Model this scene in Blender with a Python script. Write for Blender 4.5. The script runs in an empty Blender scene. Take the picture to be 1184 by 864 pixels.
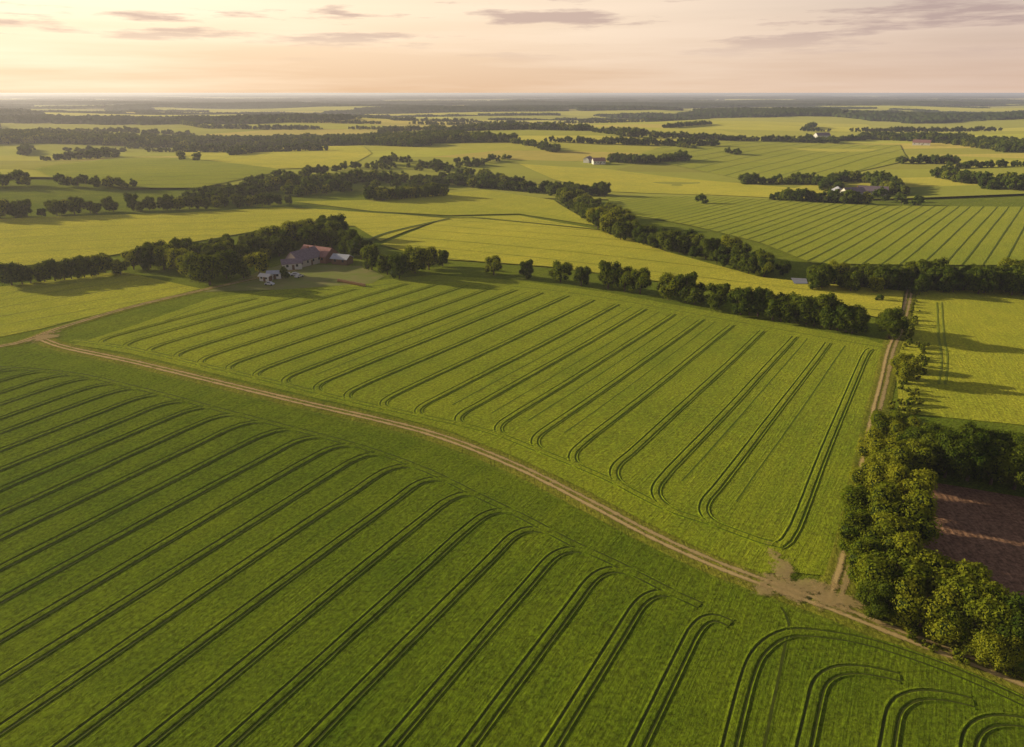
import bpy, math, random
import numpy as np
from mathutils import Vector, Matrix
random.seed(7); rng=np.random.default_rng(7)
scene=bpy.context.scene
H=80.0; F=800.0; PITCH=math.atan(325/800)
SAZ=math.radians(-70); SEL=math.radians(13.5)

# ------------------------------------------------------------ terrain
def sstep(a,b,x):
    t=min(1,max(0,(x-a)/(b-a))); return t*t*(3-2*t)
def hgt(x,y):
    D=math.hypot(x,y)
    f=sstep(300,800,D)*(1-0.6*sstep(3000,9000,D))
    r=f*(5*math.sin(x/170+1)*math.cos(y/230+.5)+4.5*math.sin((x*.6+y)/300+2)+3*math.sin((x-y*.7)/210))
    return r+0.9*math.sin(x/48+.6)*math.sin(y/60+1.1)
cp,sp=math.cos(PITCH),math.sin(PITCH)
def P(px,py):
    """survey point -> ground position (x,y)"""
    r=(px-592)/F; d=(py-432)/F
    dn=sp+d*cp; fw=cp-d*sp
    z=0.0
    for _ in range(30):
        t=(H-z)/dn; x=r*t; y=fw*t
        z=.5*z+.5*hgt(x,y)
    return (x,y)
def PL(l): return [P(*p) for p in l]

# ------------------------------------------------------------ material helpers
def new_mat(name):
    m=bpy.data.materials.new(name); m.use_nodes=True
    nt=m.node_tree
    for n in list(nt.nodes): nt.nodes.remove(n)
    return m,nt
def N(nt,t,**k):
    n=nt.nodes.new(t)
    for a,b in k.items(): setattr(n,a,b)
    return n
def L(nt,a,b): nt.links.new(a,b)
def math_n(nt,op,a,b=None,c=None,clamp=False):
    n=N(nt,'ShaderNodeMath',operation=op); n.use_clamp=clamp
    for i,v in enumerate((a,b,c)):
        if v is None: continue
        if isinstance(v,(int,float)): n.inputs[i].default_value=v
        else: L(nt,v,n.inputs[i])
    return n.outputs[0]
def mixc(nt,f,a,b,blend='MIX'):
    n=N(nt,'ShaderNodeMix',data_type='RGBA',blend_type=blend)
    n.clamp_factor=True
    for s,v in ((n.inputs[0],f),(n.inputs[6],a),(n.inputs[7],b)):
        if isinstance(v,(int,float)): s.default_value=v
        elif isinstance(v,tuple): s.default_value=(*v[:3],1)
        else: L(nt,v,s)
    return n.outputs[2]
def maprange(nt,v,a,b,c,d):
    n=N(nt,'ShaderNodeMapRange'); L(nt,v,n.inputs[0])
    for i,x in enumerate((a,b,c,d)): n.inputs[i+1].default_value=x
    return n.outputs[0]
def noise(nt,vec,scale,detail=3,rough=.55):
    n=N(nt,'ShaderNodeTexNoise'); n.inputs['Scale'].default_value=scale
    n.inputs['Detail'].default_value=detail; n.inputs['Roughness'].default_value=rough
    if vec is not None: L(nt,vec,n.inputs['Vector'])
    return n.outputs['Fac']
def finish(nt,col,bump=None,rough=.8,sheen=0.0,sheencol=(1,.85,.2),bstr=.6,bdist=.3,spec=.0):
    b=N(nt,'ShaderNodeBsdfPrincipled'); o=N(nt,'ShaderNodeOutputMaterial')
    if isinstance(col,tuple): b.inputs['Base Color'].default_value=(*col,1)
    else: L(nt,col,b.inputs['Base Color'])
    b.inputs['Roughness'].default_value=rough
    b.inputs['Specular IOR Level'].default_value=spec
    if sheen: 
        b.inputs['Sheen Weight'].default_value=sheen
        b.inputs['Sheen Roughness'].default_value=.5
        b.inputs['Sheen Tint'].default_value=(*sheencol,1)
    if bump is not None:
        n=N(nt,'ShaderNodeBump'); n.inputs['Strength'].default_value=bstr; n.inputs['Distance'].default_value=bdist
        L(nt,bump,n.inputs['Height']); L(nt,n.outputs[0],b.inputs['Normal'])
    L(nt,b.outputs[0],o.inputs[0]); return b

def crop_mat(name,ca,cb,az=32,row=.8,sheen=.25,attr=None,bstr=.85,fine=True,streak=.55,wave=.0,lush=None):
    m,nt=new_mat(name)
    g=N(nt,'ShaderNodeNewGeometry'); pos=g.outputs['Position']
    mp=N(nt,'ShaderNodeMapping'); L(nt,pos,mp.inputs[0]); mp.inputs['Rotation'].default_value=(0,0,math.radians(az))
    st=N(nt,'ShaderNodeMapping'); L(nt,mp.outputs[0],st.inputs[0]); st.inputs['Scale'].default_value=(.35,.012,0)
    big=noise(nt,pos,.011,3); med=noise(nt,pos,.07,5,.6); streakn=noise(nt,st.outputs[0],1.0,4,.65)
    f=math_n(nt,'MULTIPLY',big,.9); f=math_n(nt,'ADD',f,math_n(nt,'MULTIPLY',med,.6)); f=math_n(nt,'ADD',f,math_n(nt,'MULTIPLY',streakn,streak))
    f=maprange(nt,f,.72,1.30,0,1)
    if attr:
        a=N(nt,'ShaderNodeAttribute'); a.attribute_name=attr
        dark=mixc(nt,1.0,a.outputs['Color'],(.55,.68,.55),'MULTIPLY')
        col=mixc(nt,f,dark,a.outputs['Color'])
    else: col=mixc(nt,f,ca,cb)
    bump=None
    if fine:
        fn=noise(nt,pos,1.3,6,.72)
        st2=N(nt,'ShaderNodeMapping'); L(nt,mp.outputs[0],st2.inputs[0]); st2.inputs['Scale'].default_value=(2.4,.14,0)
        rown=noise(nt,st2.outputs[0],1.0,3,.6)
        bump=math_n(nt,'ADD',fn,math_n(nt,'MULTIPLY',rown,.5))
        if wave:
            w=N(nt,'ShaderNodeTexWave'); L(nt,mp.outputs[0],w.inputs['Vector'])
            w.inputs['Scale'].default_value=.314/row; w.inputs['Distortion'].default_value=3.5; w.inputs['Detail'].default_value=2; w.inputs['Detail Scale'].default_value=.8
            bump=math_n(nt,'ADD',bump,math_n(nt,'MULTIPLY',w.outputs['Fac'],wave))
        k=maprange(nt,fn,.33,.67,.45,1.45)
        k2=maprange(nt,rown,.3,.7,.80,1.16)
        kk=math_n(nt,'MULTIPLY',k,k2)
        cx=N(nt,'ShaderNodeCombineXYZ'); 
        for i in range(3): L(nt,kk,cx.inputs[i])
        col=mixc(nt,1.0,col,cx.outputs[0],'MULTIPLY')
    finish(nt,col,bump,.75,sheen,bstr=bstr,bdist=.6)
    return m

def simple_mat(name,ca,cb,scale=1.0,rough=.8,bstr=.3,coord='pos',spec=.1):
    m,nt=new_mat(name)
    g=N(nt,'ShaderNodeNewGeometry')
    n=noise(nt,g.outputs['Position'],scale,4,.65)
    f=maprange(nt,n,.32,.68,0,1)
    finish(nt,mixc(nt,f,ca,cb),n if bstr else None,rough,bstr=bstr,bdist=.1,spec=spec)
    return m
def leaf_mat(name,ca,cb,trans=.3):
    m,nt=new_mat(name)
    oi=N(nt,'ShaderNodeObjectInfo'); tc=N(nt,'ShaderNodeTexCoord'); g=N(nt,'ShaderNodeNewGeometry')
    n=noise(nt,tc.outputs['Object'],.55,1)
    n2=noise(nt,g.outputs['Position'],1.7,1)
    f=math_n(nt,'ADD',math_n(nt,'MULTIPLY',n,.9),math_n(nt,'MULTIPLY',oi.outputs['Random'],.5))
    f=math_n(nt,'ADD',f,math_n(nt,'MULTIPLY',n2,.4))
    f=maprange(nt,f,.45,1.25,0,1)
    col=mixc(nt,f,ca,cb)
    d=N(nt,'ShaderNodeBsdfDiffuse'); L(nt,col,d.inputs[0])
    t=N(nt,'ShaderNodeBsdfTranslucent'); L(nt,mixc(nt,1.0,col,(1.3,1.2,.5),'MULTIPLY'),t.inputs[0])
    mx=N(nt,'ShaderNodeMixShader'); mx.inputs[0].default_value=trans
    L(nt,d.outputs[0],mx.inputs[1]); L(nt,t.outputs[0],mx.inputs[2])
    o=N(nt,'ShaderNodeOutputMaterial'); L(nt,mx.outputs[0],o.inputs[0]); return m

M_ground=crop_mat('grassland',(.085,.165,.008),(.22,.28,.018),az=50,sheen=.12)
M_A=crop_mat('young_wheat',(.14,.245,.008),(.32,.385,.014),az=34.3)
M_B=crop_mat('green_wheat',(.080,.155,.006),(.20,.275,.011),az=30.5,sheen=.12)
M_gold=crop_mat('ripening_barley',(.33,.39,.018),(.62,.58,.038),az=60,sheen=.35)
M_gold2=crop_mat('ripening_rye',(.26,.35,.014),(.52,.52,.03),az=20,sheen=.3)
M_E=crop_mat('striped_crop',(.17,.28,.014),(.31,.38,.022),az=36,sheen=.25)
M_patch=crop_mat('distant_crops',None,None,attr='field_tint',fine=False,sheen=.22)
M_track=simple_mat('wheel_track_soil',(.05,.075,.006),(.10,.12,.016),.9,bstr=0)
M_trackA=simple_mat('wheel_track_grass',(.075,.13,.007),(.14,.18,.014),.9,bstr=0)
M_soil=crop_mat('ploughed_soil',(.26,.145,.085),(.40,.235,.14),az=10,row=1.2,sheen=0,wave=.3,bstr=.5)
M_yard=simple_mat('yard_ground',(.30,.27,.09),(.21,.27,.03),.12)
m,nt=new_mat('stream_water'); finish(nt,(.06,.09,.12),noise(nt,None,3),.08,bstr=.05,spec=.6); M_water=m
M_dark=leaf_mat('oak_leaves',(.036,.072,.007),(.17,.205,.016))
M_light=leaf_mat('willow_leaves',(.09,.145,.009),(.33,.34,.024),.35)
M_farleaf=leaf_mat('hedgerow_leaves',(.045,.088,.011),(.16,.20,.02))
M_grove=leaf_mat('woodland_canopy',(.022,.05,.016),(.08,.11,.02),.1)
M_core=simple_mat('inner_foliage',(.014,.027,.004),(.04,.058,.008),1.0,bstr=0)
M_bark=simple_mat('bark',(.09,.06,.04),(.16,.12,.08),4)

def dirt_mat(name,wr=0.0,mx_=1.0,amp=1.3):
    m,nt=new_mat(name)
    uv=N(nt,'ShaderNodeUVMap'); uv.uv_map='UVMap'
    s=N(nt,'ShaderNodeSeparateXYZ'); L(nt,uv.outputs[0],s.inputs[0])
    g=N(nt,'ShaderNodeNewGeometry'); pos=g.outputs['Position']
    n1=noise(nt,pos,.35,6,.72); n2=noise(nt,pos,2.2,4)
    u=math_n(nt,'ABSOLUTE',s.outputs[0]); u=math_n(nt,'ABSOLUTE',math_n(nt,'SUBTRACT',u,.8))
    u=math_n(nt,'ADD',u,math_n(nt,'MULTIPLY',math_n(nt,'SUBTRACT',n1,.5),amp))
    u=math_n(nt,'ADD',u,math_n(nt,'MULTIPLY',math_n(nt,'SUBTRACT',n2,.5),.8))
    mask=maprange(nt,u,.22+wr,.66+wr,mx_,0)
    dirt=mixc(nt,n2,(.40,.28,.11),(.76,.58,.27))
    b=N(nt,'ShaderNodeBsdfDiffuse'); L(nt,dirt,b.inputs[0])
    t=N(nt,'ShaderNodeBsdfTransparent'); mx=N(nt,'ShaderNodeMixShader'); L(nt,mask,mx.inputs[0]); L(nt,t.outputs[0],mx.inputs[1]); L(nt,b.outputs[0],mx.inputs[2])
    o=N(nt,'ShaderNodeOutputMaterial'); L(nt,mx.outputs[0],o.inputs[0])
    return m
M_dirt=dirt_mat('dirt_track'); M_clay=dirt_mat('bare_clay',-.05,.65,4.0)
M_verge=crop_mat('grass_verge',(.11,.17,.010),(.32,.31,.035),az=0,sheen=.1)

# ------------------------------------------------------------ mesh accumulator
class Acc:
    def __init__(s): s.v=[];s.f=[];s.m=[];s.uv=[];s.c=[]
    def face(s,idx,mat=0,uv=None,c=None):
        s.f.append(idx); s.m.append(mat); s.uv.append(uv); s.c.append(c)
    def build(s,name,mats,smooth=False,parent=None):
        me=bpy.data.meshes.new(name); me.from_pydata(s.v,[],s.f)
        for mm in mats: me.materials.append(mm)
        me.polygons.foreach_set('material_index',s.m)
        if s.uv and s.uv[0] is not None:
            ul=me.uv_layers.new(name='UVMap'); fl=[]
            for u in s.uv:
                for a in u: fl+=a
            ul.data.foreach_set('uv',fl)
        if s.c and s.c[0] is not None:
            ca=me.color_attributes.new('field_tint','FLOAT_COLOR','CORNER'); fl=[]
            for c,f in zip(s.c,s.f):
                for _ in f: fl+=[c[0],c[1],c[2],1.0]
            ca.data.foreach_set('color',fl)
        if smooth: me.polygons.foreach_set('use_smooth',[True]*len(me.polygons))
        me.update()
        ob=bpy.data.objects.new(name,me); scene.collection.objects.link(ob)
        if parent: ob.parent=parent
        return ob
def sweep(acc,path,offs,zs,mats,z0=0.0,jit=0.0):
    n=len(path); base=len(acc.v); k=len(offs); ln=0; lens=[]
    for i,(x,y) in enumerate(path):
        a=path[max(0,i-1)]; b=path[min(n-1,i+1)]
        tx,ty=b[0]-a[0],b[1]-a[1]; l=math.hypot(tx,ty) or 1; tx/=l; ty/=l
        if i: ln+=math.hypot(x-path[i-1][0],y-path[i-1][1])
        lens.append(ln)
        for o,z in zip(offs,zs):
            jx=random.uniform(-jit,jit)
            X=x+ty*(o+jx); Y=y-tx*(o+jx)
            acc.v.append((X,Y,hgt(X,Y)+z0+z+(random.uniform(-jit,jit)*.3 if z>.05 else 0)))
    for i in range(n-1):
        for j in range(k-1):
            a=base+i*k+j
            acc.face((a,a+1,a+1+k,a+k),mats[j],[(offs[j],lens[i]),(offs[j+1],lens[i]),(offs[j+1],lens[i+1]),(offs[j],lens[i+1])])
def smooth_path(pts,step=2.0):
    out=[]; n=len(pts)
    for i in range(n-1):
        p0=pts[max(0,i-1)];p1=pts[i];p2=pts[i+1];p3=pts[min(n-1,i+2)]
        l=math.hypot(p2[0]-p1[0],p2[1]-p1[1]); m=max(1,int(l/step))
        for q in range(m):
            t=q/m
            out.append(tuple(.5*((2*p1[c])+(-p0[c]+p2[c])*t+(2*p0[c]-5*p1[c]+4*p2[c]-p3[c])*t*t+(-p0[c]+3*p1[c]-3*p2[c]+p3[c])*t**3) for c in (0,1)))
    out.append(pts[-1]); return out
import bmesh
def field(name,pts,mat,z=.12,step=20):
    bm=bmesh.new(); vs=[bm.verts.new((x,y,0)) for x,y in pts]; bm.faces.new(vs)
    bmesh.ops.triangulate(bm,faces=bm.faces[:])
    xs=[p[0] for p in pts]; ys=[p[1] for p in pts]
    for ax,(lo,hi) in enumerate(((min(xs),max(xs)),(min(ys),max(ys)))):
        s=step
        while (hi-lo)/s>60: s*=1.5
        c=math.ceil(lo/s)*s
        while c<hi:
            co=(c,0,0) if ax==0 else (0,c,0); no=(1,0,0) if ax==0 else (0,1,0)
            bmesh.ops.bisect_plane(bm,geom=bm.verts[:]+bm.edges[:]+bm.faces[:],plane_co=co,plane_no=no,dist=1e-4)
            c+=s
    for v in bm.verts: v.co.z=hgt(v.co.x,v.co.y)+z
    bm.normal_update()
    for f in bm.faces:
        f.smooth=True
        if f.normal.z<0: f.normal_flip()
    me=bpy.data.meshes.new(name); bm.to_mesh(me); bm.free(); me.materials.append(mat)
    ob=bpy.data.objects.new(name,me); scene.collection.objects.link(ob); return ob

# ------------------------------------------------------------ ground sheet
def axis(lo,hi):
    s=[0.0]; c=0.0
    while c<hi: 
        c+=max(14,abs(c)*.05 if c>500 else 14); s.append(c)
    t=[];c=0.0
    while c>lo:
        c-=max(14,abs(c)*.05 if c<-500 else 14); t.append(c)
    return t[::-1]+s
xs=axis(-45000,45000); ys=axis(-3000,60000)
V=[];Fc=[]
for y in ys:
    for x in xs:
        D=math.hypot(x,y); V.append((x,y,hgt(x,y)-2.0*sstep(560,800,D)*(1 if y>0 else 0)))
nx=len(xs)
for j in range(len(ys)-1):
    for i in range(nx-1):
        a=j*nx+i; Fc.append((a,a+1,a+1+nx,a+nx))
me=bpy.data.meshes.new('ground'); me.from_pydata(V,[],Fc); me.materials.append(M_ground)
me.polygons.foreach_set('use_smooth',[True]*len(Fc))
g=bpy.data.objects.new('ground',me); scene.collection.objects.link(g)

# ------------------------------------------------------------ near fields
track_px=[(45,391),(75,402),(150,418),(250,442),(350,466),(450,489),(520,509),(600,541),(680,581),(750,618),(820,650),(890,677),(960,702),(1020,726),(1080,749),(1140,772),(1190,792),(1300,840)]
A=PL([(85,399),(160,375),(245,345),(330,334),(430,325),(500,318),(600,325),(700,338),(850,365),(1000,392),(1027,400),(1012,470),(990,560),(966,668),(915,662),(880,664),(820,640),(750,606),(680,568),(600,530),(520,499),(450,480),(350,457),(250,433),(150,409)])
field('wheat_field',A,M_A,.12,16)
B=PL([(-400,420),(-100,402),(20,402),(75,411),(150,427),(250,452),(350,477),(450,501),(520,522),(600,556),(680,596),(750,634),(820,667),(890,696),(960,722),(1080,768),(1190,812),(1260,850)])+[(95,30),(-320,30)]
field('wheat_field',B,M_B,.12,16)
LF=PL([(-60,402),(50,380),(232,334),(140,314),(0,332),(-160,350)])
field('barley_field',LF,M_gold2,.13,16)

# tramlines --------------------------------------------------------------
PO=[-1.50,-1.12,-.98,-.64,-.44,.44,.64,.98,1.12,1.50]
PZ=[-.04,.11,.012,.012,.10,.10,.012,.012,.11,-.04]
PM=[0,0,1,0,0,0,1,0,0]
SO=[-.55,-.2,.2,.55]; SZ=[-.02,.02,.02,-.02]; SM=[0,1,0]
def line_hit(s,az,path):
    c,sn=math.cos(az),math.sin(az); best=[]
    for i in range(len(path)-1):
        a,b=path[i],path[i+1]
        sa=a[0]*c-a[1]*sn-s; sb=b[0]*c-b[1]*sn-s
        if sa*sb<=0 and sa!=sb:
            t=sa/(sa-sb); best.append(((a[0]+(b[0]-a[0])*t,a[1]+(b[1]-a[1])*t),i))
    return best
def bez(a,c,b,n=9): return [((1-t)**2*a[0]+2*t*(1-t)*c[0]+t*t*b[0],(1-t)**2*a[1]+2*t*(1-t)*c[1]+t*t*b[1]) for t in [i/n for i in range(n+1)]]
def straight(a,b,step=6):
    l=math.hypot(b[0]-a[0],b[1]-a[1]); n=max(1,int(l/step)); return [(a[0]+(b[0]-a[0])*i/n,a[1]+(b[1]-a[1])*i/n) for i in range(n)]
def wob(path,amp=.25):
    ph=random.uniform(0,6); return [(x+amp*math.sin(i*.35+ph)*.6+amp*.5*math.sin(i*.13+ph),y+amp*math.sin(i*.27+ph)*.4) for i,(x,y) in enumerate(path)]

azB=math.radians(30.5); uB=(math.sin(azB),math.cos(azB))
HB=smooth_path(PL([(-300,424),(-60,424),(70,431),(150,447),(250,473),(350,499),(420,518),(490,543),(550,572),(610,601),(660,628),(710,651),(770,682),(820,706),(845,722)]),2)
acc=Acc(); s=-330.0
while s<-14:
    h=line_hit(s,azB,HB)
    if h:
        p,i=h[-1]; R=9+random.uniform(-1.0,1.0); jb=min(len(HB)-1,i+4)
        a=(p[0]-uB[0]*R,p[1]-uB[1]*R); b=HB[jb]
        t0=(a[1]-28)/uB[1]; st=(a[0]-uB[0]*t0,a[1]-uB[1]*t0)
        sweep(acc,wob(straight(st,a,5))+bez(a,p,b),PO,PZ,PM,.13,.035)
    s+=9.4+random.uniform(-.5,.5)
acc.build('tractor_tracks',[M_B,M_track]); acc=Acc()
sweep(acc,HB[8:-3],PO,PZ,PM,.124,.03)
loop=smooth_path(PL([(835,900),(862,790),(880,752),(912,733),(960,735),(1010,745),(1080,768),(1150,797),(1260,850)]),1.5)
sweep(acc,loop,PO,PZ,PM,.13,.03)
loop2=smooth_path(PL([(903,703),(912,722),(905,760),(880,880)]),1.5); sweep(acc,loop2,SO,SZ,SM,.14,.04)
for tx,ty,bx in ((945,768,925),(1030,797,1022),(1115,826,1118),(1200,858,1230)):
    b=P(bx,885); q=P(tx+8,ty-8); e=P(tx+95,ty+16); d=(q[0]-b[0],q[1]-b[1]); l=math.hypot(*d)
    a=(q[0]-d[0]/l*8,q[1]-d[1]/l*8)
    sweep(acc,straight(b,a,4)+bez(a,q,e,10),PO,PZ,PM,.137,.03)
acc.build('tractor_tracks',[M_B,M_track])

azA=math.radians(34.3); uA=(math.sin(azA),math.cos(azA))
HA=smooth_path(PL([(60,391),(110,397),(160,405),(250,426),(350,450),(420,467),(480,480),(560,498),(620,520),(700,553),(770,588),(830,608),(880,626),(905,632)]),2)
TA=smooth_path(PL([(180,376),(250,350),(330,340),(430,331),(500,325),(600,332),(700,345),(850,372),(1000,399),(1040,403)]),2)
acc=Acc(); s=-268.0; k=0
while s<-29:
    h=line_hit(s,azA,HA); hh=line_hit(s,azA,TA)
    if h and hh:
        p,i=h[0]; q,j=hh[-1]
        if math.hypot(q[0]-p[0],q[1]-p[1])>30:
            R=9; b=HA[min(len(HA)-1,i+4)]
            a=(p[0]+uA[0]*R,p[1]+uA[1]*R)
            q0=(q[0]-uA[0]*5,q[1]-uA[1]*5)
            sweep(acc,wob(straight(q0,a,5))+bez(a,p,b),PO,PZ,PM,.13,.035)
            if random.random()<.35:
                w_=random.uniform(4,7); q1=(q0[0]+math.cos(azA)*w_,q0[1]-math.sin(azA)*w_); a1=(a[0]+math.cos(azA)*w_-uA[0]*3,a[1]-math.sin(azA)*w_-uA[1]*3)
                sweep(acc,wob(straight(q1,a1,5)),SO,SZ,SM,.13,.05)
    s+=11.6+random.uniform(-.6,.6); k+=1
acc.build('tractor_tracks',[M_A,M_trackA]); acc=Acc()
sweep(acc,HA[5:],PO,PZ,PM,.124,.03)
sweep(acc,smooth_path(PL([(900,632),(918,612),(950,530),(975,470),(1000,412),(1008,404)]),2),PO,PZ,PM,.135,.03)
sweep(acc,TA,SO,SZ,SM,.132,.03)
acc.build('tractor_tracks',[M_A,M_trackA])

# dirt tracks -------------------------------------------------------------
UO=[-2.6,-1.8,-1.1,-.5,.5,1.1,1.8,2.6]; UZ=[-.03,.05,.03,.07,.07,.03,.05,-.03]; UM=[0]*7
def road(name,px,z):
    pth=smooth_path(PL(px),2)
    a=Acc(); sweep(a,pth,[-3.2,-2.2,0,2.2,3.2],[-.1,.02,.015,.02,-.1],[0]*4,z-.02,.12); a.build('grass_verge',[M_verge])
    a=Acc(); sweep(a,pth,UO,UZ,UM,z+.02,.0); a.build(name,[M_dirt])
road('dirt_road',track_px,.15)
road('farm_lane',[(-120,418),(0,401),(30,394),(50,387),(75,378),(150,356),(225,338),(270,328),(310,319),(345,312)],.165)
road('field_edge_path',[(1052,335),(1044,370),(1030,405),(1022,440),(1012,480),(1002,530),(992,580),(983,630),(972,672),(962,700)],.18)
def patch(name,px,py,rx,ry,z):
    acc=Acc(); c=P(px,py); acc.v.append((c[0],c[1],hgt(*c)+z)); n=28; 
    for r,sc in ((1,.2),(2,1.0)):
        for i in range(n):
            a=i/n*6.283; k=sc*(1+.12*math.sin(3*a+px)+.08*math.sin(7*a))
            x=c[0]+rx*k*math.cos(a); y=c[1]+ry*k*math.sin(a); acc.v.append((x,y,hgt(x,y)+z))
    for i in range(n):
        j=(i+1)%n
        acc.face((0,1+i,1+j),0,[(.8,0),(.85,0),(.85,0)])
        acc.face((1+i,1+n+i,1+n+j,1+j),0,[(.85,0),(3.0,0),(3.0,0),(.85,0)])
    return acc.build(name,[M_clay])
patch('bare_soil',912,680,20,8,.27)
patch('bare_soil',964,694,10,9,.32)
patch('bare_soil',52,390,12,16,.28)
patch('bare_soil',902,655,5,11,.36)

# right side fields
field('ploughed_field',PL([(1066,556),(1240,585),(1330,850),(1180,752),(1110,700),(1062,655)]),M_soil,.10,14)
field('barley_field',PL([(1052,336),(1290,336),(1420,520),(1185,492),(1040,478),(1034,410)]),M_gold2,.12,16)
M_faint=simple_mat('crop_track',(.11,.16,.010),(.16,.20,.016),.3,bstr=0)
M_faint2=simple_mat('barley_track',(.20,.24,.016),(.28,.31,.025),.3,bstr=0)
acc=Acc()
for o in (-.95,.95):
    pts=PL([(1086,350),(1088,385),(1092,415),(1089,445)]); sweep(acc,smooth_path([(x+o,y) for x,y in pts],2),[-.4,-.22,.22,.4],[-.02,.04,.04,-.02],[0,0,0],.14,.12)
acc.build('tractor_tracks',[M_faint2])

# mid fields
mids=[('barley_field',[(-100,262),(0,254),(110,250),(210,247),(330,240),(430,247),(520,252),(470,268),(440,280),(410,262),(330,262),(240,278),(130,296),(0,312),(-100,322)],M_gold),
('barley_field',[(520,252),(600,250),(700,268),(770,292),(880,322),(1045,338),(1040,372),(960,360),(800,332),(640,310),(500,300),(440,284)],M_gold),
('meadow',[(340,234),(430,232),(560,220),(640,232),(690,262),(600,248),(520,250),(430,245)],M_gold2),
('striped_crop_field',[(700,228),(820,228),(960,236),(1184,240),(1300,242),(1300,308),(1184,308),(940,306),(880,282),(800,262),(720,248)],M_E),
('barley_field',[(600,190),(700,196),(850,212),(960,222),(1010,236),(820,226),(700,222),(640,208)],M_gold),
('green_field',[(40,196),(140,182),(260,186),(330,198),(230,218),(140,218),(60,206)],M_E),
('barley_field',[(200,172),(300,166),(420,170),(430,178),(400,194),(320,196),(220,184)],M_gold),
('green_field',[(790,162),(900,164),(1040,168),(1050,186),(960,206),(860,208),(800,196),(730,182)],M_E),
]
for i,(nm,pp,mt) in enumerate(mids): field(nm,PL(pp),mt,.55+.03*i,25)
def inside_segments(poly,s,az):
    h=line_hit(s,az,poly+[poly[0]]); u=(math.sin(az),math.cos(az))
    h=sorted([p for p,_ in h],key=lambda p:p[0]*u[0]+p[1]*u[1]); return [(h[i],h[i+1]) for i in range(0,len(h)-1,2)]
def tramset(name,poly,azd,sp_,w,mat,z):
    az=math.radians(azd); c,sn=math.cos(az),math.sin(az); ss=[x*c-y*sn for x,y in poly]; s=min(ss)+sp_/2; acc=Acc()
    while s<max(ss):
        for a,b in inside_segments(poly,s,az):
            if math.hypot(a[0]-b[0],a[1]-b[1])>20: sweep(acc,straight(a,b,12)+[b],[-w/2,w/2],[0,0],[0],z,.12)
        s+=sp_*random.uniform(.85,1.15)
    if acc.f: acc.build(name,[mat])
tramset('tractor_tracks',PL(mids[3][1]),38,8,.7,M_faint,.55+.09+.12)
tramset('tractor_tracks',PL(mids[1][1]),-62,22,.5,M_faint2,.55+.03+.1)
tramset('tractor_tracks',PL(mids[0][1]),70,24,.5,M_faint2,.55+.1)
tramset('tractor_tracks',LF,50,14,.45,M_faint2,.2)
tramset('tractor_tracks',PL(mids[7][1]),40,30,1.3,M_faint,.55+.21+.12)
tramset('tractor_tracks',PL(mids[5][1]),60,30,1.3,M_faint,.55+.15+.12)
acc=Acc()
for l in ([(340,241),(430,246),(520,253),(560,254),(700,268)],[(425,280),(450,270),(520,254)]):
    sweep(acc,smooth_path(PL(l),5),[-1.2,1.2],[0,0],[0],.9)
acc.build('field_path',[M_trackA])
field('farmyard',PL([(235,338),(300,314),(330,305),(420,308),(445,320),(430,328),(330,335)]),M_yard,.14,14)
field('stream_water',PL([(914,323),(932,324),(934,330),(918,330)]),M_water,.75,10)

# ------------------------------------------------------------ distant patchwork
pal=[(.45,.43,.045),(.37,.40,.03),(.28,.35,.025),(.16,.25,.016),(.48,.38,.09),(.33,.37,.035),(.10,.17,.014),(.21,.29,.018),(.13,.22,.018),(.30,.36,.027),(.42,.35,.10)]
rows=[600.0]
while rows[-1]<30000: rows.append(rows[-1]*1.14)
def YJ(yj,x): return yj*(1+.16*math.sin(x/1500+math.log(yj)*1.4))
acc=Acc(); forest_cells=[]; border=[]
for r in range(len(rows)-1):
    y0,y1=rows[r],rows[r+1]; ym=(y0+y1)/2; span=.95*ym+600; w0=200+.12*ym
    x=-span; cuts=[x]
    while x<span: x+=w0*random.uniform(.5,1.9); cuts.append(x)
    sl=[random.uniform(-.8,.8) for _ in cuts]; prev=False
    for k in range(len(cuts)-1):
        pf=.04 if ym<1500 else (.22 if ym<2600 else .46 if ym<4500 else .62 if ym<8000 else .74)
        isf=random.random()<(pf*.7+(.3*pf+.1 if prev else 0)) and ym>1200; prev=isf
        c=random.choice(pal); j=random.uniform(.85,1.12); c=(c[0]*j,c[1]*j,c[2]*j)
        if isf: c=(.04,.07,.02)
        nxs=max(2,int((cuts[k+1]-cuts[k])/max(70,ym*.05))); nys=3 if ym>900 else 4
        def pos(u,v,k=k,y0=y0,y1=y1,cuts=cuts,sl=sl):
            xx=(cuts[k]+sl[k]*(v)*(y1-y0))*(1-u)+(cuts[k+1]+sl[k+1]*v*(y1-y0))*u
            return (xx,YJ(y0*(1-v)+y1*v,xx))
        b=len(acc.v)
        for jj in range(nys+1):
            for ii in range(nxs+1):
                X,Y=pos(ii/nxs,jj/nys); acc.v.append((X,Y,hgt(X,Y)+.15))
        for jj in range(nys):
            for ii in range(nxs):
                a=b+jj*(nxs+1)+ii; acc.face((a,a+1,a+nxs+2,a+nxs+1),0,None,c)
        area=(cuts[k+1]-cuts[k])*(y1-y0)
        if isf: forest_cells.append((pos,area,ym))
        if random.random()<.38: border.append([pos(0,t/4) for t in range(5)])
        if random.random()<(.42 if ym<2000 else .6): border.append([pos(t/4,0) for t in range(5)])
acc.build('distant_farmland',[M_patch],smooth=True)

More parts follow.
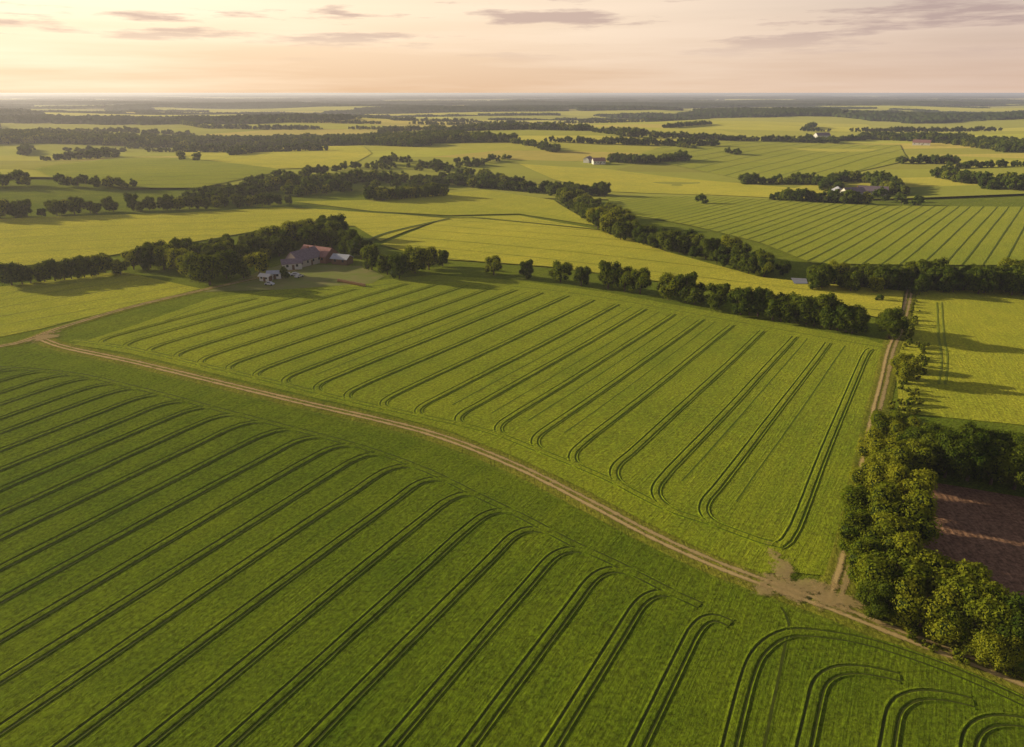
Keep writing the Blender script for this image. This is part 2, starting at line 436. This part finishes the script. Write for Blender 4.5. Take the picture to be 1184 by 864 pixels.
# ------------------------------------------------------------ trees
def ico():
    bm=bmesh.new(); bmesh.ops.create_icosphere(bm,subdivisions=2,radius=1); v=np.array([p.co[:] for p in bm.verts]); f=[[q.index for q in fc.verts] for fc in bm.faces]; bm.free(); return v,f
IV,IF=ico()
def tree_mesh(name,seed,Ht,R,nleaf,ls,leafm,base=.12,nl=22,cores=True):
    r=np.random.default_rng(seed); V=[];Fs=[];Ms=[]
    def cyl(p0,p1,r0,r1,n=6):
        p0=np.array(p0,float);p1=np.array(p1,float);d=p1-p0;d/=np.linalg.norm(d); a=np.cross(d,[.3,.9,.1]);a/=np.linalg.norm(a);b=np.cross(d,a); o=len(V)
        for p,rr in ((p0,r0),(p1,r1)):
            for i in range(n):
                t=i/n*6.283; V.append(tuple(p+rr*(a*math.cos(t)+b*math.sin(t))))
        for i in range(n): Fs.append((o+i,o+(i+1)%n,o+n+(i+1)%n,o+n+i)); Ms.append(1)
    cz=Ht*(base+(1-base)*.5); hz=Ht*(1-base)*.5
    cyl((0,0,-.3),(0,0,Ht*.35),.035*Ht,.026*Ht); cyl((0,0,Ht*.35),(.1,.1,Ht*.8),.026*Ht,.008*Ht)
    lobes=[]; sq=r.uniform(.8,1.2); 
    for i in range(nl):
        t=r.uniform(0,6.283); u=r.uniform(-1,1); q=math.sqrt(1-u*u)**.8; rad=r.uniform(.42,.92)
        c=np.array([R*rad*q*math.cos(t)*sq,R*rad*q*math.sin(t)/sq,cz+hz*min(.84,rad)*u])
        lobes.append((c,R*r.uniform(.22,.44)))
    for c,l in lobes[:8]: cyl((0,0,Ht*r.uniform(.2,.45)),c,.014*Ht,.004*Ht,4)
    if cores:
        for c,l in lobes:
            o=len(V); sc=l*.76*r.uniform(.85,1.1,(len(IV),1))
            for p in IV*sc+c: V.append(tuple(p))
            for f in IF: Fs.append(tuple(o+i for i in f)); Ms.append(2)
    w=np.array([l*l for _,l in lobes]); w/=w.sum()
    idx=r.choice(len(lobes),nleaf,p=w); C=np.array([c for c,_ in lobes])[idx]; Lr=np.array([l for _,l in lobes])[idx]
    d=r.normal(size=(nleaf,3)); d[:,2]+=.25; d/=np.linalg.norm(d,axis=1)[:,None]
    pts=C+d*(Lr*r.uniform(.76,1.18,nleaf))[:,None]; pts[:,2]=np.maximum(pts[:,2],.25)
    n=d+r.normal(size=(nleaf,3))*.4; n/=np.linalg.norm(n,axis=1)[:,None]
    a=np.cross(n,r.normal(size=(nleaf,3))); a/=np.linalg.norm(a,axis=1)[:,None]; b=np.cross(n,a)
    s=(ls*r.uniform(.6,1.4,nleaf))[:,None]
    q=np.stack([pts-a*s,pts-b*s*.6,pts+a*s,pts+b*s*.6],1).reshape(-1,3)
    o=len(V); V+=q.tolist(); Fs+=(np.arange(nleaf*4).reshape(-1,4)+o).tolist(); Ms+=[0]*nleaf
    me=bpy.data.meshes.new(name); me.from_pydata(V,[],Fs)
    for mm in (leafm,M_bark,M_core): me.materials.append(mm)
    me.polygons.foreach_set('material_index',Ms); me.update(); return me
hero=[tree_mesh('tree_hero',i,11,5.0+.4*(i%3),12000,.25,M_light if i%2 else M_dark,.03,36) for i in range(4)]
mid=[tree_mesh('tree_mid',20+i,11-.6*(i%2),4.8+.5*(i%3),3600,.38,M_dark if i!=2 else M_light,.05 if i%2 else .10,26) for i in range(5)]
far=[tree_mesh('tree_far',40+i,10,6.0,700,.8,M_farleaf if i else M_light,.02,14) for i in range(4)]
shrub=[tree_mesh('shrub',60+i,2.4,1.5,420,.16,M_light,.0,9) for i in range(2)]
def grove_mesh(seed):
    r=np.random.default_rng(seed); V=[];Fs=[]
    for gx in range(5):
        for gy in range(5):
            o=len(V); rr=r.uniform(6,9); c=np.array([(gx-2)*12+r.uniform(-4,4),(gy-2)*12+r.uniform(-4,4),r.uniform(2.5,6)])
            for p in IV*rr*np.array([1,1,.9])*r.uniform(.8,1.15,(len(IV),1))+c: V.append((p[0],p[1],p[2]))
            for f in IF: Fs.append(tuple(o+i for i in f))
    me=bpy.data.meshes.new('grove'); me.from_pydata(V,[],Fs); me.materials.append(M_grove); return me
groves=[grove_mesh(1),grove_mesh(2)]

def instancer(parent,name,pts,mesh):
    V=[];Fs=[]
    for x,y,s in pts:
        a=random.uniform(0,6.283); z=hgt(x,y); o=len(V)
        for q in range(4):
            t=a+q*math.pi/2; V.append((x+s*.7071*math.cos(t),y+s*.7071*math.sin(t),z))
        Fs.append((o,o+1,o+2,o+3))
    if not Fs: return
    me=bpy.data.meshes.new(name); me.from_pydata(V,[],Fs)
    ob=bpy.data.objects.new(name,me); scene.collection.objects.link(ob); ob.parent=parent
    ob.instance_type='FACES'; ob.use_instance_faces_scale=True; ob.instance_faces_scale=1.0
    ob.show_instancer_for_render=False; ob.show_instancer_for_viewport=False
    ch=bpy.data.objects.new('crown',mesh); scene.collection.objects.link(ch); ch.parent=ob
def empty(name):
    e=bpy.data.objects.new(name,None); scene.collection.objects.link(e); return e
def belt(name,px,width,spacing,smin,smax,meshes,gap=0.0):
    path=smooth_path(PL(px),spacing) if len(px)>1 else PL(px)
    pts=[[] for _ in meshes]; rowsn=max(1,int(round(width/6))); ph=random.uniform(0,6)
    for i,(x,y) in enumerate(path):
        a=path[max(0,i-1)]; b=path[min(len(path)-1,i+1)]; l=math.hypot(b[0]-a[0],b[1]-a[1]) or 1; tx,ty=(b[0]-a[0])/l,(b[1]-a[1])/l
        cl=.5+.5*math.sin(i*.37+ph)*math.sin(i*.11+2*ph)
        for k in range(rowsn):
            if random.random()<gap*(.4+1.4*cl): continue
            o=(k-(rowsn-1)/2)*6+random.uniform(-4,4); f=random.uniform(-spacing*.5,spacing*.5)
            pts[random.randrange(len(meshes))].append((x+ty*o+tx*f,y-tx*o+ty*f,random.uniform(smin*.8,smax)*(1.12-.28*cl)))
    e=empty(name)
    for m_,p in zip(meshes,pts): instancer(e,'tree_stand',p,m_)
def tree(px,py,s,mesh,name='oak_tree'):
    x,y=P(px,py); o=bpy.data.objects.new(name,mesh); scene.collection.objects.link(o)
    o.location=(x,y,hgt(x,y)); o.rotation_euler=(0,0,random.uniform(0,6.28)); o.scale=(s*random.uniform(.88,1.12),s*random.uniform(.88,1.12),s*random.uniform(.93,1.07))
for px,py,s in [(1022,512,.75),(1042,520,.8),(1012,540,.8),(1040,556,.9),(1008,575,.85),(1038,590,.95),(1000,612,.9),(1034,625,1.0),(998,648,.85),(1032,662,1.0),(1006,682,.8),(1028,700,.95),(1012,716,.6),
                (1072,700,.85),(1062,728,.8),(1108,712,.95),(1090,735,.7),(1132,738,.95),(1160,752,.9),(1150,772,.6),(1118,752,.6)]:
    tree(px,py,s,hero[random.choice([0,1,1,3,3,3])],'broadleaf_tree')
for px,py,s in [(1070,548,.85),(1092,552,.9),(1118,556,.95),(1145,560,.9),(1172,566,.95),(1200,570,.9),(1082,534,.8),(1110,538,.85),(1140,542,.85),(1168,548,.9),(1195,552,.9),(1225,560,.9),(1055,536,.8)]:
    tree(px,py,s,hero[random.choice([0,2])])
tree(1045,440,.72,hero[1]); tree(1040,428,.5,hero[3]); tree(1028,392,1.0,hero[0]); tree(985,385,.9,hero[2])
for px,py,s in [(571,318,.75),(609,322,.8),(648,326,.85),(672,330,.8),(703,334,1.1),(722,337,.9),(740,340,.9),(772,346,1.0),(792,350,1.1),(803,352,.85),(828,358,1.0),(856,364,1.0),(866,364,.8),(876,366,1.05),(893,370,1.0),(903,371,.85),(912,372,1.0),(922,374,.9),(932,375,1.05),(941,377,.9),(950,378,1.1),(960,381,.9),(968,382,1.05),(978,384,.9)]:
    tree(px,py,s,random.choice(mid))
for px,py,s in [(512,308,.7),(496,312,1.0),(480,316,1.05),(462,322,1.1),(448,318,.9),(430,312,1.1),(404,296,1.3),(384,288,1.2),(392,276,1.3),(376,274,1.1),(243,330,1.4),(225,322,1.1),(262,322,1.2),(208,316,1.0),(190,312,.9),(172,312,1.1),(155,312,.8),(14,330,1.0),(36,328,.8),(52,326,.9),(75,324,.8),(90,322,.9),(106,320,.9),(122,316,.9),(140,318,.6),(26,329,.8),(64,325,.9),(83,323,.8),(98,321,.8),(114,318,.9),(418,300,1.1),(300,318,.9),(282,322,.8),(330,322,.5)]:
    tree(px,py,s,random.choice(mid))
sp2=[[],[]]
for l,n in (([(1050,340),(1038,400),(1028,445),(1020,490)],60),([(985,600),(978,650),(985,700),(1030,735),(1090,762),(1160,786)],70),([(1055,400),(1048,440),(1040,480),(1060,500)],50)):
    pp=smooth_path(PL(l),1.0)
    for _ in range(n):
        x,y=random.choice(pp); sp2[random.randrange(2)].append((x+random.uniform(2,5),y+random.uniform(-1.5,1.5),random.uniform(.25,.9)))
e=empty('hedge_scrub')
for p,m_ in zip(sp2,shrub): instancer(e,'bush',p,m_)
NB='tree_belt'
belt(NB,[(185,306),(230,304),(280,302),(320,292),(345,284),(372,280)],24,7,.8,1.25,mid,.08)
belt(NB,[(245,308),(290,296),(330,280)],12,8,.9,1.15,mid)
belt(NB,[(655,232),(685,250),(720,272),(755,284),(800,294),(850,306),(890,320)],16,6,.65,1.1,mid,.08)
belt(NB,[(650,222),(670,226),(700,226)],12,7,.9,1.2,mid)
belt(NB,[(940,332),(1000,334),(1080,334),(1184,336),(1300,338)],18,5.5,.8,1.15,mid)
belt(NB,[(-100,256),(0,252),(60,249),(130,245),(190,243),(240,241),(330,236)],14,6.5,.65,1.15,mid,.1)
belt(NB,[(230,236),(280,226),(340,216),(420,210),(500,210),(560,216),(640,224)],28,8,.6,1.1,far,.22)
belt(NB,[(340,226),(430,218),(520,214)],18,8,.5,1.0,far,.3)
belt(NB,[(430,232),(470,229),(506,226)],18,5.5,.85,1.0,mid)
belt(NB,[(290,216),(400,196),(450,190)],14,9,.5,1.1,far,.25)
belt(NB,[(430,196),(520,194),(590,184)],30,11,.4,1.0,far,.45)
belt(NB,[(450,186),(540,204),(610,214)],20,11,.4,1.0,far,.45)
belt(NB,[(70,214),(110,215),(145,217)],12,7,.7,1.0,far)
belt(NB,[(-30,214),(0,214),(25,213)],22,8,.9,1.2,far)
belt(NB,[(104,182),(124,181)],12,8,.9,1.2,far)
tree(228,186,1.0,far[1])
belt(NB,[(860,213),(900,213),(950,214),(960,222)],14,6,.8,1.1,far)
belt(NB,[(905,232),(950,234),(995,236)],14,6,.8,1.1,far)
belt(NB,[(955,218),(962,210),(1010,213),(1040,226)],12,8,.9,1.2,far,.1)
belt(NB,[(1040,189),(1070,189),(1102,189)],12,7,.8,1.1,far)
belt(NB,[(1092,206),(1130,212),(1184,214),(1260,218)],26,8,.9,1.2,far)
belt(NB,[(1140,218),(1190,220)],20,8,.9,1.2,far)
belt(NB,[(704,187),(740,188),(790,186)],16,7,.9,1.2,far)
belt(NB,[(1008,160),(1060,162),(1120,166),(1200,176)],80,9,.8,1.3,far,.2)
belt(NB,[(700,152),(800,160),(900,164),(1000,162)],12,6,.6,1.1,far,.1)
belt(NB,[(520,158),(600,166),(640,176)],12,6,.6,1.1,far,.1)
belt(NB,[(340,164),(420,167),(490,169)],50,8,1.0,1.3,far)
belt(NB,[(-40,166),(60,164),(150,166),(240,166),(340,164)],90,9,.8,1.3,far,.2)
belt(NB,[(150,172),(200,170)],12,8,.7,1.1,far)
belt(NB,[(500,152),(580,150),(680,151)],50,10,.8,1.3,far,.15)
for px,py,s in [(812,236,.8),(1020,232,1),(1042,236,.9),(1060,238,.8),(893,232,.6),(1015,348,.3)]: tree(px,py,s,far[1])

# hedgerows and woods of the distant plain
hp=[[],[],[],[]]; gp=[[],[]]
for bl in border:
    D=math.hypot(*bl[2])
    if D<1050: continue
    near=D<2300; gapph=random.uniform(0,6); pth=[]
    for a,b in zip(bl[:-1],bl[1:]): pth+=straight(a,b,5.0 if near else 20)
    for i,(x,y) in enumerate(pth):
        if abs(x)>.85*y+250: continue
        g_=math.sin(i*(.06 if near else .2)+gapph)+.5*math.sin(i*.17+gapph*3)
        if g_>.9: continue
        if near: hp[random.randrange(4)].append((x+random.uniform(-3,3),y+random.uniform(-4,4),random.uniform(.4,.95)*(1.1-.25*g_)))
        else: gp[random.randrange(2)].append((x+random.uniform(-5,5),y+random.uniform(-12,12),random.uniform(.3,.8)))
for pos,area,ym in forest_cells:
    sp_=10 if ym<1500 else (32 if ym<6000 else 60); n=int(min(1200,area/sp_**2))
    for _ in range(n):
        u,v=random.random(),random.random()
        x,y=pos(u,v)
        if abs(x)>.85*y+250: continue
        if math.sin(x/ (60+ym*.03))*math.sin(y/(50+ym*.03))>.72: continue
        if ym<1500: hp[random.randrange(4)].append((x,y,random.uniform(.9,1.4)))
        else: gp[random.randrange(2)].append((x,y,random.uniform(.8,1.25)))
e=empty('hedgerow_trees')
for p,m_ in zip(hp,far): instancer(e,'hedgerow',p,m_)
e=empty('distant_woodland')
for p,m_ in zip(gp,groves): instancer(e,'woodland',p,m_)

# ------------------------------------------------------------ buildings
M_wall=simple_mat('rendered_wall',(.50,.44,.36),(.62,.56,.46),2)
M_white=simple_mat('white_wall',(.70,.68,.64),(.8,.78,.74),2)
M_brick=simple_mat('brick_wall',(.28,.13,.09),(.38,.2,.13),3)
M_roof=simple_mat('slate_roof',(.20,.15,.18),(.34,.27,.30),1.2,.6)
M_roofr=simple_mat('tile_roof',(.30,.15,.13),(.42,.23,.21),1.2,.7)
M_roofm=simple_mat('metal_roof',(.42,.44,.50),(.55,.57,.62),.8,.4)
M_glass=simple_mat('window_glass',(.03,.04,.05),(.06,.07,.08),1,.1)
M_wood=simple_mat('timber',(.16,.10,.06),(.25,.16,.1),3)
def box(acc,x0,x1,y0,y1,z0,z1,mat):
    o=len(acc.v)
    for z in (z0,z1):
        for x,y in ((x0,y0),(x1,y0),(x1,y1),(x0,y1)): acc.v.append((x,y,z))
    for f in ((0,3,2,1),(4,5,6,7),(0,1,5,4),(1,2,6,5),(2,3,7,6),(3,0,4,7)): acc.face(tuple(o+i for i in f),mat)
def building(name,px,py,w,l,h,rh,rot,wall,roof,chim=True,nw=4):
    x,y=P(px,py); e=empty(name); e.location=(x,y,hgt(x,y)+.5); e.rotation_euler=(0,0,math.radians(rot))
    a=Acc(); hw,hl=w/2,l/2
    a.v=[(-hl,-hw,-.9),(hl,-hw,-.9),(hl,hw,-.9),(-hl,hw,-.9),(-hl,-hw,h),(hl,-hw,h),(hl,hw,h),(-hl,hw,h),(-hl,0,h+rh),(hl,0,h+rh)]
    for f in ((0,1,5,4),(2,3,7,6),(1,2,6,9,5),(3,0,4,8,7)): a.face(f)
    a.build('walls',[wall],parent=e)
    a=Acc(); ov=.5; k=rh/hw; t=.22
    for s in (-1,1):
        o=len(a.v)
        for dz in (.03,.03+t):
            for X,Y,Z in ((-hl-ov,0,h+rh),(hl+ov,0,h+rh),(hl+ov,s*(hw+ov),h-k*ov),(-hl-ov,s*(hw+ov),h-k*ov)): a.v.append((X,Y+ s*.004,Z+dz))
        for f in ((0,1,2,3),(4,5,6,7),(0,1,5,4),(1,2,6,5),(2,3,7,6),(3,0,4,7)): a.face(tuple(o+i for i in f))
    a.build('roof',[roof],parent=e)
    a=Acc()
    for s in (-1,1):
        for i in range(nw):
            X=-hl+(i+.5)*l/nw
            y0,y1=sorted((s*(hw-.1),s*(hw+.05)))
            box(a,X-.55,X+.55,y0,y1,h*.4,h*.4+1.2,0)
    a.build('windows',[M_glass],parent=e)
    a=Acc(); box(a,-.6+l*.05,.6+l*.05,-hw-.07,-hw+.1,-.3,2.1,0); box(a,hl-.1,hl+.07,-1.2,1.2,-.3,min(2.6,h),0); a.build('door',[M_wood],parent=e)
    if chim:
        a=Acc(); box(a,l*.2,l*.2+.8,-.4,.4,h+rh*.6,h+rh+1.1,0); a.build('chimney',[M_brick],parent=e)
building('farmhouse',352,306,9,16,3.2,4.0,62,M_wall,M_roof)
building('barn',369,301,10,18,3.2,3.4,-28,M_brick,M_roofr,False)
building('shed',338,311,6,9,2.8,1.6,20,M_white,M_roof,False,2)
building('shed',318,322,4,6,2.2,.9,10,M_white,M_roofm,False,2)
building('shed',308,325,3,5,2.0,.8,-20,M_white,M_white,False,2)
building('shed',396,305,6,9,2.6,1.6,-20,M_wood,M_roofm,False,2)
building('farmhouse',985,228,10,20,4,4,15,M_white,M_roof); building('barn',1008,226,12,24,4,3.6,-20,M_wall,M_roof,False)
building('barn',968,226,10,18,3.5,3,70,M_brick,M_roofm,False)
building('cottage',692,190,9,16,4,3.5,10,M_white,M_roofr); building('cottage',680,188,8,14,4,3,60,M_white,M_roof)
building('farmhouse',337,170,12,26,4,4,10,M_white,M_roofr); building('barn',322,169,12,24,4,4,40,M_wall,M_roof,False)
building('cottage',950,160,14,28,5,5,10,M_white,M_roof); building('cottage',1065,168,14,26,4,4,-30,M_white,M_roofr)

def car(px,py,rot,col):
    m_,nt_=new_mat('car_paint'); finish(nt_,col,None,.3,spec=.5)
    x,y=P(px,py); e=empty('parked_car'); e.location=(x,y,hgt(x,y)+.15); e.rotation_euler=(0,0,math.radians(rot))
    bm=bmesh.new()
    prof=[(-2.1,.35),(-2.15,.8),(-1.9,.95),(-1.3,1.0),(-.8,1.45),(.6,1.5),(1.3,1.0),(2.05,.85),(2.15,.6),(2.1,.35)]
    lo=[bm.verts.new((a,-.85 if b<1.2 else -.65,b)) for a,b in prof]; hi=[bm.verts.new((a,.85 if b<1.2 else .65,b)) for a,b in prof]
    bm.faces.new(lo); bm.faces.new(hi[::-1])
    for i in range(len(prof)): j=(i+1)%len(prof); bm.faces.new((lo[i],hi[i],hi[j],lo[j]))
    bmesh.ops.recalc_face_normals(bm,faces=bm.faces[:])
    me=bpy.data.meshes.new('body'); bm.to_mesh(me); bm.free(); me.materials.append(m_); o=bpy.data.objects.new('body',me); scene.collection.objects.link(o); o.parent=e
    a=Acc(); 
    for s in (-1,1): 
        o_=len(a.v); a.v+=[(-1.15,s*.83,1.03),(-.75,s*.70,1.38),(.55,s*.70,1.42),(1.1,s*.83,1.03)]; a.face((o_,o_+1,o_+2,o_+3))
    a.build('windows',[M_glass],parent=e)
    for wx in (-1.35,1.35):
        for wy in (-.8,.8):
            bm=bmesh.new(); bmesh.ops.create_cone(bm,segments=14,radius1=.35,radius2=.35,depth=.22,cap_ends=True); me=bpy.data.meshes.new('wheel'); bm.to_mesh(me); bm.free(); me.materials.append(M_glass)
            o=bpy.data.objects.new('wheel',me); scene.collection.objects.link(o); o.parent=e; o.location=(wx,wy,.33); o.rotation_euler=(math.pi/2,0,0)
car(330,318,10,(.75,.75,.75)); car(341,319,20,(.7,.7,.72)); car(312,330,-15,(.6,.62,.65)); car(346,321,60,(.7,.68,.65))
a=Acc()
for i in range(9):
    x,y=P(392+i*3.6,326+i*.7); n=10
    o=len(a.v)
    for s in (-.7,.7):
        for t in range(n): an=t/n*6.283; a.v.append((x+s,y+.65*math.cos(an),hgt(x,y)+.75+.65*math.sin(an)))
    for t in range(n): a.face((o+t,o+(t+1)%n,o+n+(t+1)%n,o+n+t))
    a.face(tuple(o+t for t in range(n))); a.face(tuple(o+n+t for t in range(n)))
a.build('hay_bales',[simple_mat('straw',(.40,.24,.12),(.52,.33,.17),3)])

# ------------------------------------------------------------ ground haze layer (scattering volume with an added glow)
bm=bmesh.new(); bmesh.ops.create_cube(bm,size=1)
for v in bm.verts: v.co=Vector((v.co.x*88000,v.co.y*70000+25000,v.co.z*85+15))
me=bpy.data.meshes.new('atmosphere_haze'); bm.to_mesh(me); bm.free()
hz=bpy.data.objects.new('atmosphere_haze',me); scene.collection.objects.link(hz)
m,nt=new_mat('haze'); HD=1.7e-4
vs=N(nt,'ShaderNodeVolumeScatter'); vs.inputs['Color'].default_value=(.88,.84,.84,1); vs.inputs['Density'].default_value=HD; vs.inputs['Anisotropy'].default_value=.35
em=N(nt,'ShaderNodeEmission'); em.inputs[0].default_value=(.04,.06,.11,1); em.inputs[1].default_value=HD  # faint blue emission added to the haze, standing in for scattered light
ad=N(nt,'ShaderNodeAddShader'); L(nt,vs.outputs[0],ad.inputs[0]); L(nt,em.outputs[0],ad.inputs[1])
o=N(nt,'ShaderNodeOutputMaterial'); L(nt,ad.outputs[0],o.inputs['Volume']); me.materials.append(m)

# ------------------------------------------------------------ sky, sun
w=bpy.data.worlds.new('World'); scene.world=w; w.use_nodes=True; nt=w.node_tree
for n in list(nt.nodes): nt.nodes.remove(n)
sky=N(nt,'ShaderNodeTexSky',sky_type='NISHITA'); sky.sun_disc=False; sky.sun_elevation=SEL; sky.sun_rotation=SAZ%(2*math.pi); sky.dust_density=2.5; sky.air_density=1.0
tc=N(nt,'ShaderNodeTexCoord'); sx=N(nt,'ShaderNodeSeparateXYZ'); L(nt,tc.outputs['Generated'],sx.inputs[0])
S=Vector((math.sin(SAZ)*math.cos(SEL),math.cos(SAZ)*math.cos(SEL),math.sin(SEL)))
dp=N(nt,'ShaderNodeVectorMath',operation='DOT_PRODUCT'); L(nt,tc.outputs['Generated'],dp.inputs[0]); dp.inputs[1].default_value=S
side=maprange(nt,dp.outputs['Value'],-.20,.88,0,1)
low=mixc(nt,side,(7.0,4.8,3.5),(9.8,6.6,3.9))
high=mixc(nt,side,(6.6,5.4,4.7),(14.5,11.4,7.8))
hcol=mixc(nt,maprange(nt,sx.outputs[2],0.0,.10,0,1),low,high)
hf=maprange(nt,sx.outputs[2],0.10,.32,.95,0)
skyd=mixc(nt,1.0,sky.outputs[0],(.62,.62,.66),'MULTIPLY')
c1=mixc(nt,hf,skyd,hcol)
mp2=N(nt,'ShaderNodeMapping'); L(nt,tc.outputs['Generated'],mp2.inputs[0]); mp2.inputs['Scale'].default_value=(1.6,1.6,30); mp2.inputs['Location'].default_value=(3,1,.9)
wn=noise(nt,mp2.outputs[0],1.0,5,.55); wf=maprange(nt,wn,.42,.66,0,.6)
wf=math_n(nt,'MULTIPLY',wf,maprange(nt,sx.outputs[2],.12,.3,1,0))
c2=mixc(nt,wf,c1,mixc(nt,side,(8.0,6.2,5.1),(14,11.6,8.4)))
mp=N(nt,'ShaderNodeMapping'); L(nt,tc.outputs['Generated'],mp.inputs[0]); mp.inputs['Scale'].default_value=(5.0,5.0,50); mp.inputs['Location'].default_value=(1.7,.4,.15)
cn=noise(nt,mp.outputs[0],1.0,8,.6)
cf=maprange(nt,cn,.525,.62,0,1); fade=maprange(nt,sx.outputs[2],.035,.075,0,.8)
cfac=math_n(nt,'MULTIPLY',cf,fade)
c3=mixc(nt,cfac,c2,mixc(nt,side,(4.6,3.4,3.2),(6.8,4.9,4.0)))
bg=N(nt,'ShaderNodeBackground'); bg.inputs[1].default_value=.1; L(nt,c3,bg.inputs[0])
o=N(nt,'ShaderNodeOutputWorld'); L(nt,bg.outputs[0],o.inputs[0])
sl=bpy.data.lights.new('sun','SUN'); sl.energy=5; sl.angle=math.radians(.5); sl.color=(1,.84,.56)
so=bpy.data.objects.new('sun',sl); scene.collection.objects.link(so); so.rotation_euler=(-S).to_track_quat('-Z','Y').to_euler(); so.location=(-200,100,200)

cam=bpy.data.cameras.new('camera'); cam.lens=F/1184*36; cam.sensor_width=36; cam.clip_start=1; cam.clip_end=150000
co=bpy.data.objects.new('camera',cam); scene.collection.objects.link(co); co.location=(0,0,H); co.rotation_euler=(math.pi/2-PITCH,0,0); scene.camera=co
scene.view_settings.view_transform='Standard'; scene.view_settings.look='None'; scene.view_settings.exposure=0
